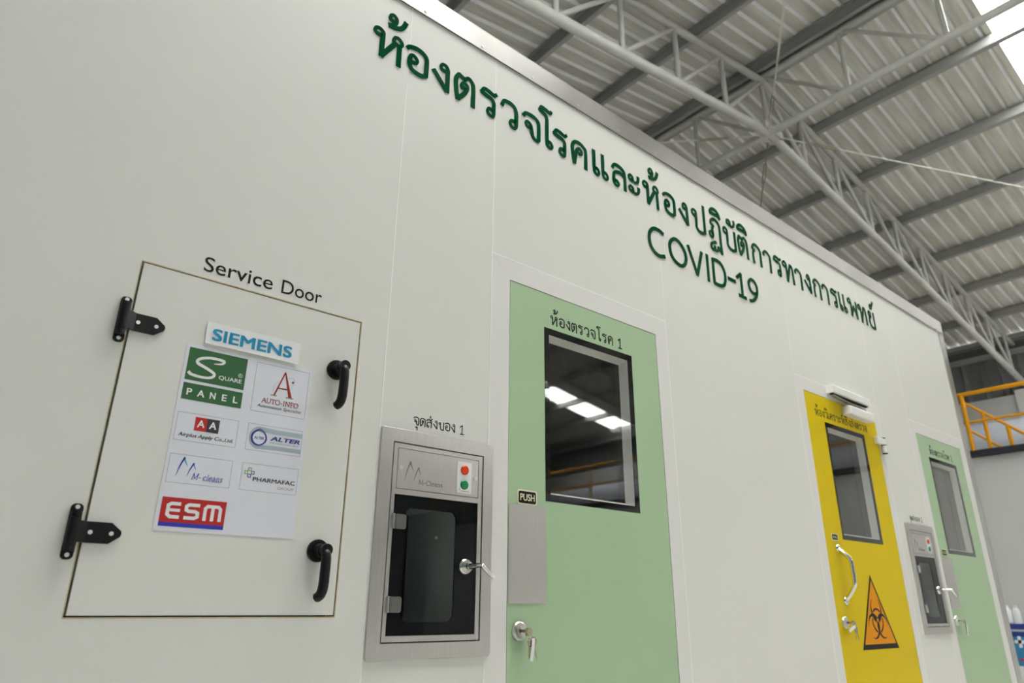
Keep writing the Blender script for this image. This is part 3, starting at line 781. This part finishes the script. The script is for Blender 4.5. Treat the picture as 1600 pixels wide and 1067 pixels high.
def serif(body, x0, x1, z0, z1, m, parent, italic=0.0, w=.0013):
    """small roman letters with slab feet, from strokes on a unit square"""
    G = {'A': (.9, [[(.05, 0), (.45, 1)], [(.45, 1), (.85, 0)], [(.2, .38), (.7, .38)]], [(.05, 0), (.85, 0)]),
         'U': (.9, [[(.15, 1), (.15, .35), (.3, .03), (.6, .03), (.75, .35), (.75, 1)]], [(.15, 1), (.75, 1)]),
         'T': (.8, [[(.05, .97), (.75, .97)], [(.4, 1), (.4, 0)], [(.05, 1), (.05, .8)], [(.75, 1), (.75, .8)]], [(.4, 0)]),
         'O': (.95, [[(.45, 1), (.1, .8), (.1, .2), (.45, 0), (.8, .2), (.8, .8), (.45, 1)]], []),
         '-': (.5, [[(.1, .38), (.4, .38)]], []), ' ': (.3, [], []),
         'I': (.5, [[(.25, 0), (.25, 1)]], [(.25, 0), (.25, 1)]),
         'N': (.95, [[(.15, 0), (.15, 1)], [(.15, 1), (.8, 0)], [(.8, 0), (.8, 1)]], [(.15, 0), (.15, 1), (.8, 1)]),
         'F': (.75, [[(.2, 0), (.2, 1)], [(.2, .97), (.68, .97)], [(.2, .52), (.5, .52)], [(.68, 1), (.68, .8)]], [(.2, 0), (.2, 1)]),
         'M': (1.1, [[(.15, 0), (.18, 1)], [(.18, 1), (.55, .1)], [(.55, .1), (.92, 1)], [(.92, 1), (.95, 0)]], [(.15, 0), (.18, 1), (.92, 1), (.95, 0)]),
         'C': (.85, [[(.75, .8), (.6, .97), (.25, .9), (.1, .5), (.25, .1), (.6, .02), (.78, .18)], [(.75, 1), (.75, .7)]], []),
         'c': (.6, [[(.5, .5), (.35, .64), (.12, .5), (.12, .16), (.32, .01), (.52, .12)]], []),
         'l': (.35, [[(.17, 0), (.17, 1)]], [(.17, 0)]),
         'e': (.65, [[(.12, .36), (.52, .38), (.45, .6), (.28, .64), (.12, .48), (.12, .18), (.3, .01), (.53, .12)]], []),
         'a': (.65, [[(.12, .55), (.3, .64), (.46, .52), (.46, .1), (.58, .02)], [(.46, .38), (.2, .32), (.1, .14), (.25, .01), (.46, .14)]], []),
         'n': (.7, [[(.15, 0), (.15, .62)], [(.15, .48), (.36, .64), (.52, .5), (.52, 0)]], [(.15, 0), (.52, 0)]),
         's': (.55, [[(.44, .52), (.28, .64), (.12, .5), (.28, .34), (.44, .18), (.28, .01), (.08, .12)]], [])}
    tot = sum(G[c][0] for c in body); sc = (x1 - x0) / tot; h = z1 - z0
    mb = MB(); x = x0
    for c in body:
        wd, st, ft = G[c]
        T = lambda p: (x + p[0] * sc + italic * p[1] * h, z0 + p[1] * h)
        for s in st: mb.ribbon([T(p) for p in s], w, PY - .0005, PY, smooth=len(s) > 2, ext=.1, n=4)
        for p in ft: mb.ribbon([T((p[0] - .13, p[1])), T((p[0] + .13, p[1]))], w * .6, PY - .0005, PY, ext=.1)
        x += wd * sc
    return mb.build('print', m, parent)
serif('AUTO-INFO', .594, .691, 1.5245, 1.5365, M['darkred'], f)
P_('Automation Specialist', .5835, .7005, 1.5090, 1.5195, M['charcoal'], f, shear=.25, bold=.004)
# red and charcoal double A logo
f = frame(.4045, .546, 1.4005, 1.467)
rect(.4455, .4730, 1.4275, 1.4600, 'print', M['red'], f); rect(.4730, .5015, 1.4275, 1.4600, 'print', M['charcoal'], f)
P_('A', .4510, .4680, 1.4360, 1.4535, M['white'], f, bold=.02); P_('A', .4785, .4955, 1.4360, 1.4535, M['white'], f, bold=.02)
P_('Airplus Apply Co.,Ltd.', .4130, .5390, 1.4080, 1.4195, M['ink'], f, shear=.2, bold=.012)
# blue ring logo with grey band
f = frame(.570, .712, 1.4005, 1.467)
A = MB(); cx, cz = .6005, 1.4335
arc = lambda r, a0, a1, n=16: [(cx + r * math.cos(R(a0 + (a1 - a0) * i / n)), cz + r * math.sin(R(a0 + (a1 - a0) * i / n))) for i in range(n + 1)]
A.ribbon([(.7115, 1.4535), (.640, 1.4535)] + arc(.0225, 90, 270) + [(.640, 1.4130), (.7115, 1.4130)], [.0115, .0115, .008, .006, .006, .008, .0105, .0105], PY - .0003, PY, smooth=False, ext=0)
A.build('print', M['greyprint'], f)
A = MB(); A.ribbon(arc(.0185, 60, 330), [.001, .0045, .0055, .0045, .001], PY - .0006, PY, ext=0); A.ribbon(arc(.0180, 250, 450), [.001, .0035, .004, .003, .001], PY - .0006, PY, ext=0)
A.ribbon([(.585, 1.4475), (.600, 1.4555), (.616, 1.449)], [.0005, .002, .0005], PY - .0006, PY)
A.build('print', M['navy'], f)
P_('ALTER', .5885, .6135, 1.4300, 1.4365, M['navy'], f, bold=.02)
P_('ALTER', .6290, .7070, 1.4310, 1.4420, M['navy'], f, bold=.03, shear=.2)
P_('AIR HANDLING UNIT', .6280, .7050, 1.4232, 1.4275, M['lightgrey'], f, shear=.2)
# two blue peaks logo
f = frame(.4045, .546, 1.303, 1.3685)
def peaks(ox, oz, sc, y, mA, mB, parent, dep=.0005):
    a = MB(); a.ribbon([(ox, oz), (ox + .006 * sc, oz + .024 * sc), (ox + .0135 * sc, oz + .0435 * sc)], [.0006 * sc, .0026 * sc, .004 * sc], y - dep, y)
    a.ribbon([(ox + .0245 * sc, oz + .003 * sc), (ox + .029 * sc, oz + .018 * sc), (ox + .0355 * sc, oz + .033 * sc)], [.0006 * sc, .0022 * sc, .0032 * sc], y - dep, y)
    a.build('print', mA, parent)
    a = MB(); a.ribbon([(ox + .0135 * sc, oz + .0435 * sc), (ox + .0165 * sc, oz + .035 * sc), (ox + .0225 * sc, oz + .0255 * sc)], [.004 * sc, .0028 * sc, .0006 * sc], y - dep, y)
    a.ribbon([(ox + .0355 * sc, oz + .033 * sc), (ox + .038 * sc, oz + .026 * sc), (ox + .042 * sc, oz + .0185 * sc)], [.0032 * sc, .0022 * sc, .0006 * sc], y - dep, y)
    a.build('print', mB, parent)
peaks(.4235, 1.3180, 1.0, PY, M['blue'], M['cyan'], f)
serif('M- cleans', .458, .5285, 1.3145, 1.3285, M['blue'], f, italic=.22, w=.0012)
# cross of squares logo
f = frame(.570, .7125, 1.303, 1.3685)
def sq(cx, cz, m, s=.0042, w=.0016):
    MB().plate(cx - s, cx + s, cz - s, cz + s, PY - .0005, PY, [(cx - s + w, cx + s - w, cz - s + w, cz + s - w)]).build('print', m, f)
sq(.5895, 1.3540, M['leafgreen']); sq(.5815, 1.3460, M['leafgreen']); sq(.5975, 1.3460, M['navy']); sq(.5895, 1.3380, M['navy'])
P_('PHARMAFAC', .5995, .7065, 1.3265, 1.3365, M['charcoal'], f, bold=.018)
P_('GROUP', .6620, .7050, 1.3125, 1.3190, M['lightgrey'], f)
# red and blue logo
b = rect(.4055, .5470, 1.2160, 1.2705, 'logo_block', M['red'], pp); rect(.4055, .5470, 1.2070, 1.2160, 'logo_block', M['blue'], pp)
A = MB(); w = .0075; y0_, y1_ = PY - .0006, PY
A.ribbon([(.4465, 1.2570), (.4270, 1.2570), (.4205, 1.2530), (.4205, 1.2330), (.4270, 1.2280), (.4465, 1.2280)], w, y0_, y1_, smooth=False, ext=0)
A.ribbon([(.4240, 1.2428), (.4465, 1.2428)], .0065, y0_, y1_, ext=0)
A.ribbon([(.4880, 1.2570), (.4650, 1.2570), (.4595, 1.2535), (.4595, 1.2455), (.4650, 1.2428), (.4790, 1.2428), (.4850, 1.2400), (.4850, 1.2315), (.4790, 1.2280), (.4560, 1.2280)], w, y0_, y1_, smooth=False, ext=0)
A.ribbon([(.5010, 1.2245), (.5010, 1.2520), (.5060, 1.2570), (.5300, 1.2570), (.5350, 1.2520), (.5350, 1.2245)], w, y0_, y1_, smooth=False, ext=0)
A.ribbon([(.5180, 1.2570), (.5180, 1.2245)], w, y0_, y1_, ext=0)
A.build('print', M['white'], b)
# blue word on its own strip
ps = thing('logo_strip', 'narrow white paper strip with a teal company name above the logo sheet', 'paper', (0.555, 0, 1.643))
m = MB(); m.add([(.4335, -.0022, 1.7015), (.6770, -.0022, 1.7020), (.6750, -.0040, 1.6425), (.4350, -.0040, 1.6440), (.4335, -.0012, 1.7015), (.6770, -.0012, 1.7020), (.6750, -.0030, 1.6425), (.4350, -.0030, 1.6440)],
                [(3, 2, 1, 0), (4, 5, 6, 7), (0, 1, 5, 4), (1, 2, 6, 5), (2, 3, 7, 6), (3, 0, 4, 7)])
m.build('strip', M['white'], ps)
o = latin('SIEMENS', .4490, .6545, 1.6545, 1.6860, -.0040, 'print', M['teal'], ps, bold=.026, depth=.0003)

# ------------------------------------------------------------------ pass-through hatches
def pass_box():
    t = thing('pass_hatch', 'stainless steel pass-through hatch with black glass door, beside the near green door', 'hatch', (1.14, 0, 0.915), 'steel pass-through hatches')
    o_, i_ = (.940, 1.341, .915, 1.521), PB
    m = MB(); k = 3
    m.ring(rrect(*o_, .008, k), rect_ring(*i_, k), -.006, .001)
    m.build('flange', M['steel'], t, bevel=.0012)
    MB().plate(i_[0] + .003, i_[1] - .003, i_[2] + .003, i_[3] - .003, -.0045, .03, [(.9975, 1.2855, 1.3515, 1.4665), (.9955, 1.2850, .9715, 1.3365)]).build('inner_frame', M['steel'], t, bevel=.0008)
    MB().plate(i_[0], i_[1], i_[2], i_[3], .012, .02, [(.99, 1.29, .965, 1.34)]).build('groove', M['gap'], t)
    c = MB().plate(.9990, 1.2840, 1.3530, 1.4650, -.0042, .004).build('control_plate', M['steel'], t)
    for x, z in ((1.009, 1.4105), (1.273, 1.4090)):
        MB().disc(x, z, .0062, -.0068, -.0042, 14).build('screw', M['screw'], c)
    peaks(1.0235, 1.3745, 1.28, -.0042, M['engrave'], M['engrave'], c, .0003)
    global PY
    keep, PY = PY, -.0042
    serif('M-Cleans', 1.071, 1.1545, 1.3700, 1.3835, M['engrave'], c, w=.0016)
    PY = keep
    s = MB().box(1.205, 1.2585, -.0050, -.0042, 1.3615, 1.4550).build('lamp_label', M['white'], c)
    for z, mm in ((1.4300, 'lamp_red'), (1.3862, 'lamp_green')):
        m = MB(); m.tube([(1.2315, -.0050, z), (1.2315, -.0080, z), (1.2315, -.0095, z)], [.0142, .0142, .0115], 22)
        m.build('indicator_lamp', M[mm], s)
    m = MB(); m.ribbon([(1.212, 1.369), (1.2145, 1.3735), (1.217, 1.369)], .0006, -.0053, -.005); m.box(1.222, 1.252, -.0053, -.005, 1.3665, 1.3680)
    m.build('print', M['lightgrey'], s)
    # glass door: black border with a clear rounded window
    k = 6
    inn = rrect(1.037, 1.210, 1.005, 1.3025, .021, k)
    g = MB(); g.ring(rect_ring(.9960, 1.2845, .9720, 1.3360, k), inn, -.0018, .004)
    d = g.build('glass_door', M['black_paint'], t)
    MB().box(.9960, 1.2845, -.0042, -.0020, .9720, 1.3360).build('glass_pane', M['hatch_glass'], d)
    for z in (1.2625, 1.0485):
        h = MB(); h.prism(rrect(.999, 1.0365, z - .0200, z + .0200, .007, 4), -.0075, -.0045); h.box(.992, 1.006, -.0075, -.0045, z - .02, z + .02)
        h = h.build('hinge', M['chrome'], t)
        MB().tube([(.9935, -.008, z - .0205), (.9935, -.008, z + .0205)], .0042, 12).build('hinge_barrel', M['chrome'], h)
    kx, kz = 1.246, 1.153
    m = MB(); m.tube([(kx, -.004, kz), (kx, -.0075, kz), (kx, -.012, kz)], [.0235, .0235, .019], 26)
    kn = m.build('latch', M['chrome'], t)
    m = MB(); m.tube([(kx, -.010, kz), (kx, -.028, kz)], .0115, 18); m.tube([(kx, -.028, kz), (kx, -.040, kz), (kx + .006, -.060, kz + .002), (kx + .012, -.072, kz + .001)], [.009, .008, .0065, .007], 14)
    m.build('latch_shaft', M['chrome'], kn)
    m = MB(); m.tube([(kx + .010, -.070, kz + .002), (kx + .020, -.073, kz - .008), (kx + .048, -.076, kz - .032)], [.0065, .006, .0045], 12)
    m.build('latch_lever', M['chrome'], kn)
    # chamber behind the door
    m = MB(); a, b, e, f = 1.000, 1.281, .975, 1.333
    m.plate(a - .01, b + .01, e - .01, f + .01, .020, .40, [(a, b, e, f)])
    ch = m.build('chamber', M['chamber'], t)
    for z in (1.248, 1.077):
        MB().tube([(b - .001, .20, z), (b - .012, .20, z)], .005, 10).build('wall_pin', M['screw'], ch)
    m = MB(); m.ring(rect_ring(a, b, e, f, k), [(x, z) for x, z in inn], .38, .39)
    m.build('far_door', M['black_paint'], t)
    MB().box(a, b, .391, .394, e, f).build('glass_pane', M['hatch_glass'], t)
    return t
p1 = pass_box()
p2 = copy_tree(p1)
p2.location.x += PDX
p2['label'] = 'stainless steel pass-through hatch with black glass door, between the yellow and far green doors'

# ------------------------------------------------------------------ door furniture
def sticker(word, x0, x1, z0, z1, door_label):
    t = thing('door_sticker', door_label, 'sticker', ((x0 + x1) / 2, 0, z0))
    MB().prism(rrect(x0, x1, z0, z1, .008, 4), -.0006, .0005).build('backing', M['cream'], t)
    MB().prism(rrect(x0 + .005, x1 - .005, z0 + .005, z1 - .005, .006, 4), -.0010, -.0005).build('field', M['ink'], t)
    latin(word, x0 + .011, x1 - .011, z0 + .013, z1 - .013, -.0010, 'print', M['cream'], t, bold=.02)
sticker('PUSH', 1.446, 1.530, 1.3505, 1.3985, 'black and cream word sticker above the push plate of the near green door')
sticker('PULL', 3.502, 3.567, 1.3635, 1.3995, 'black and cream word sticker above the yellow door handle')
sticker('PUSH', 4.897, 4.975, 1.3560, 1.3990, 'black and cream word sticker above the push plate of the far green door')
for x, lab in ((1.4105, 'brushed steel push plate on the near green door'), (4.873, 'brushed steel push plate on the far green door')):
    tag(MB().prism(rrect(x, x + .158, 1.0545, 1.3495, .007, 4), -.0015, .0006).build('push_plate', M['steel']), lab, 'push plate')

def lock(parent, x, z):
    m = MB(); m.tube([(x, .001, z), (x, -.006, z), (x, -.009, z)], [.0275, .0275, .022], 26)
    l = m.build('lock', M['steel'], parent)
    MB().tube([(x, -.008, z), (x, -.014, z)], .0105, 18).build('key_barrel', M['chrome'], l)
lock(D1, 1.455, .978); lock(D2, 3.505, .985); lock(D3, 4.905, .985)
def key(parent, a, ang, L=.055, m='brass'):
    """flat key hanging from point a, turned by ang in the wall plane"""
    mb = MB(); n = 14
    head = [(.0115 * math.cos(2 * math.pi * k / n), -.010 + .0125 * math.sin(2 * math.pi * k / n)) for k in range(n)]
    blade = [(-.0035, -.020), (.0035, -.020), (.0035, -L), (.0005, -L - .004), (-.0015, -L + .004), (-.0035, -L + .006), (-.002, -L + .012), (-.0035, -L + .016)]
    ca, sa = math.cos(R(ang)), math.sin(R(ang))
    for poly in (head, blade):
        mb.prism([(a[0] + u * ca - v * sa, a[2] + u * sa + v * ca) for u, v in poly], a[1] - .001, a[1] + .001)
    mb.build('key', M[m], parent)
def bunch(x, z, label, tagdir):
    t = thing('key_bunch', label, 'keys', (x, -.02, z - .06))
    m = MB(); m.box(x - .002, x + .002, -.034, -.012, z - .004, z + .004); m.prism([(x + .010 * math.cos(k * .45), z - .002 + .012 * math.sin(k * .45)) for k in range(14)], -.046, -.034)
    m.build('inserted_key', M['brass'], t)
    MB().tube([(x + .012 * math.cos(k * .45), -.040 + .004 * math.sin(k * .45), z - .012 + .012 * math.sin(k * .45)) for k in range(15)], .0012, 6, caps=False).build('key_ring', M['chrome'], t)
    key(t, (x + .006, -.042, z - .020), -8, .052); key(t, (x + .018, -.040, z - .018), 12, .056)
    m = MB(); w = .007
    if tagdir == 'down': m.ribbon([(x + .013, z - .022), (x + .012, z - .045), (x + .006, z - .078)], .011, -.0465, -.045)
    else: m.ribbon([(x - .004, z - .016), (x - .030, z - .024), (x - .060, z - .034)], .014, -.0465, -.045)
    m.build('paper_tag', M['white'], t)
bunch(1.459, .978, 'small bunch of keys with white tag hanging from the near green door lock', 'down')
bunch(3.509, .985, 'keys with a white tag hanging in the yellow door lock', 'side')
bunch(4.909, .985, 'small bunch of keys with white tag hanging from the far green door lock', 'down')

# yellow door: handle, closer, hinge, warning triangle
m = MB()
hx = 3.547
P = catmull([(hx, 0, 1.326), (hx, -.024, 1.305), (hx, -.050, 1.279), (hx, -.0565, 1.262), (hx, -.058, 1.215), (hx, -.058, 1.168), (hx, -.052, 1.146), (hx, -.024, 1.108), (hx, 0, 1.085)], 3)
m.tube(P, .0105, 14)
h = m.build('pull_handle', M['chrome'], D2)
for z in (1.328, 1.083):
    MB().tube([(hx, .0005, z), (hx, -.006, z), (hx, -.010, z)], [.020, .020, .015], 20).build('rosette', M['chrome'], h)
dc = thing('door_closer', 'white door closer with slide rail at the top of the yellow door', 'door closer', (3.9, 0, 2.06))
m = MB(); m.box(3.690, 4.140, -.046, -.0004, 2.160, 2.202)
m.build('slide_rail', M['white_plastic'], dc, bevel=.004)
m = MB(); m.box(3.70, 4.13, -.032, -.014, 2.154, 2.161)
m.build('rail_slot', M['gap'], dc)
m = MB(); m.bar((3.715, -.023, 2.150), (4.10, -.024, 2.126), .016, .008)
m.build('closer_arm', M['steel'], dc)
m = MB(); m.box(3.845, 4.145, -.052, .0005, 2.062, 2.116)
m.build('closer_body', M['white_plastic'], dc, bevel=.008)
m = MB(); m.tube([(4.09, -.024, 2.114), (4.09, -.024, 2.135)], .012, 14)
m.build('closer_spindle', M['steel'], dc)
hg = MB().box(4.200, 4.300, -.026, -.0004, 1.956, 1.996).build('hinge', M['white_plastic'], D2, bevel=.003, label='white lift-off hinge')
MB().tube([(4.290, -.016, 1.908), (4.290, -.016, 1.954)], .014, 16).build('hinge_barrel', M['white_plastic'], hg)
for z in (1.9975, 1.9545, 1.9055):
    MB().tube([(4.290, -.016, z - .0025), (4.290, -.016, z + .0025)], .0148, 16).build('hinge_cap', M['black'], hg)

bz = thing('biohazard_sticker', 'orange and black triangular biohazard sticker on the yellow door', 'sticker', (3.852, 0, 0.86))
MB().prism([(3.852, 1.2125), (3.650, .8600), (4.054, .8600)], -.0006, .0005).build('border', M['ink'], bz)
MB().prism([(3.852, 1.1850), (3.678, .8830), (4.026, .8830)], -.0010, -.0005).build('field', M['orange'], bz)
m = MB(); cx, cz = 3.856, .992
sc = 1.0
for a0 in (90, 210, 330):
    ux, uz = math.cos(R(a0)), math.sin(R(a0))
    ox, oz = cx + ux * .054 * sc, cz + uz * .050 * sc
    arc = []
    ws = []
    for i in range(25):
        th = a0 + 180 + (-152 + 304 * i / 24)
        rr = .050 + .012 * (abs(i - 12) / 12) ** 2
        arc.append((ox + rr * math.cos(R(th)), oz + rr * math.sin(R(th))))
        ws.append(.0185 * (1 - (abs(i - 12) / 12) ** 1.6) + .001)
    m.ribbon(arc, ws, -.0014, -.0009, smooth=False, ext=0)
    rng = [(cx + .058 * math.cos(R(a0 + b)), cz + .055 * math.sin(R(a0 + b))) for b in range(-42, 43, 7)]
    m.ribbon(rng, .0095, -.0014, -.0009, smooth=False, ext=0)
m.build('symbol', M['ink'], bz)
MB().disc(cx, cz + .002, .0095, -.0018, -.0012, 16).build('centre_dot', M['orange'], bz)

# ------------------------------------------------------------------ display box beyond the corner
bx, by, bw, bd, bt = 7.50, 0.60, 0.46, 0.40, 0.935
db = thing('display_box', 'deep blue display box with white cross beyond the cabin corner', 'box', (bx, by - bw / 2, 0))
m = MB(); m.box(bx, bx + bd, by - bw, by, 0, bt); m.build('carton', M['box_blue'], db, bevel=.004)
m = MB(); m.box(bx - .002, bx, by - bw + .01, by - .01, .60, .83); m.build('sky_band', M['box_sky'], db)
m = MB(); m.box(bx - .0015, bx, by - bw + .01, by - .01, .20, .60); m.build('white_field', M['white'], db)
m = MB(); yc = by - .165
m.box(bx - .004, bx - .001, yc - .012, yc + .012, .745, .835); m.box(bx - .004, bx - .001, yc - .040, yc + .040, .778, .803); m.build('white_cross', M['white'], db)
m = MB(); m.box(bx - .003, bx - .001, yc - .055, yc - .025, .640, .660); m.box(bx - .003, bx - .001, yc + .005, yc + .030, .640, .660); m.build('red_mark', M['red'], db)
m = MB(); m.box(bx - .003, bx - .001, yc - .070, yc + .065, .872, .890); m.build('pale_strip', M['greyprint'], db)
def bottle(x, y, lab):
    t = thing('plastic_bottle', lab, 'bottle', (x, y, bt), 'bottles on the blue box')
    z = bt
    MB().tube([(x, y, z), (x, y, z + .10), (x, y, z + .12), (x, y, z + .13)], [.030, .030, .022, .012], 18).build('body', M['bottle'], t)
    MB().tube([(x, y, z + .125), (x, y, z + .150)], .014, 14).build('cap', M['white_plastic'], t)
bottle(bx + .06, by - .105, 'clear plastic bottle on the blue box, nearer the cabin corner')
bottle(bx + .06, by - .170, 'clear plastic bottle on the blue box, nearer the picture edge')
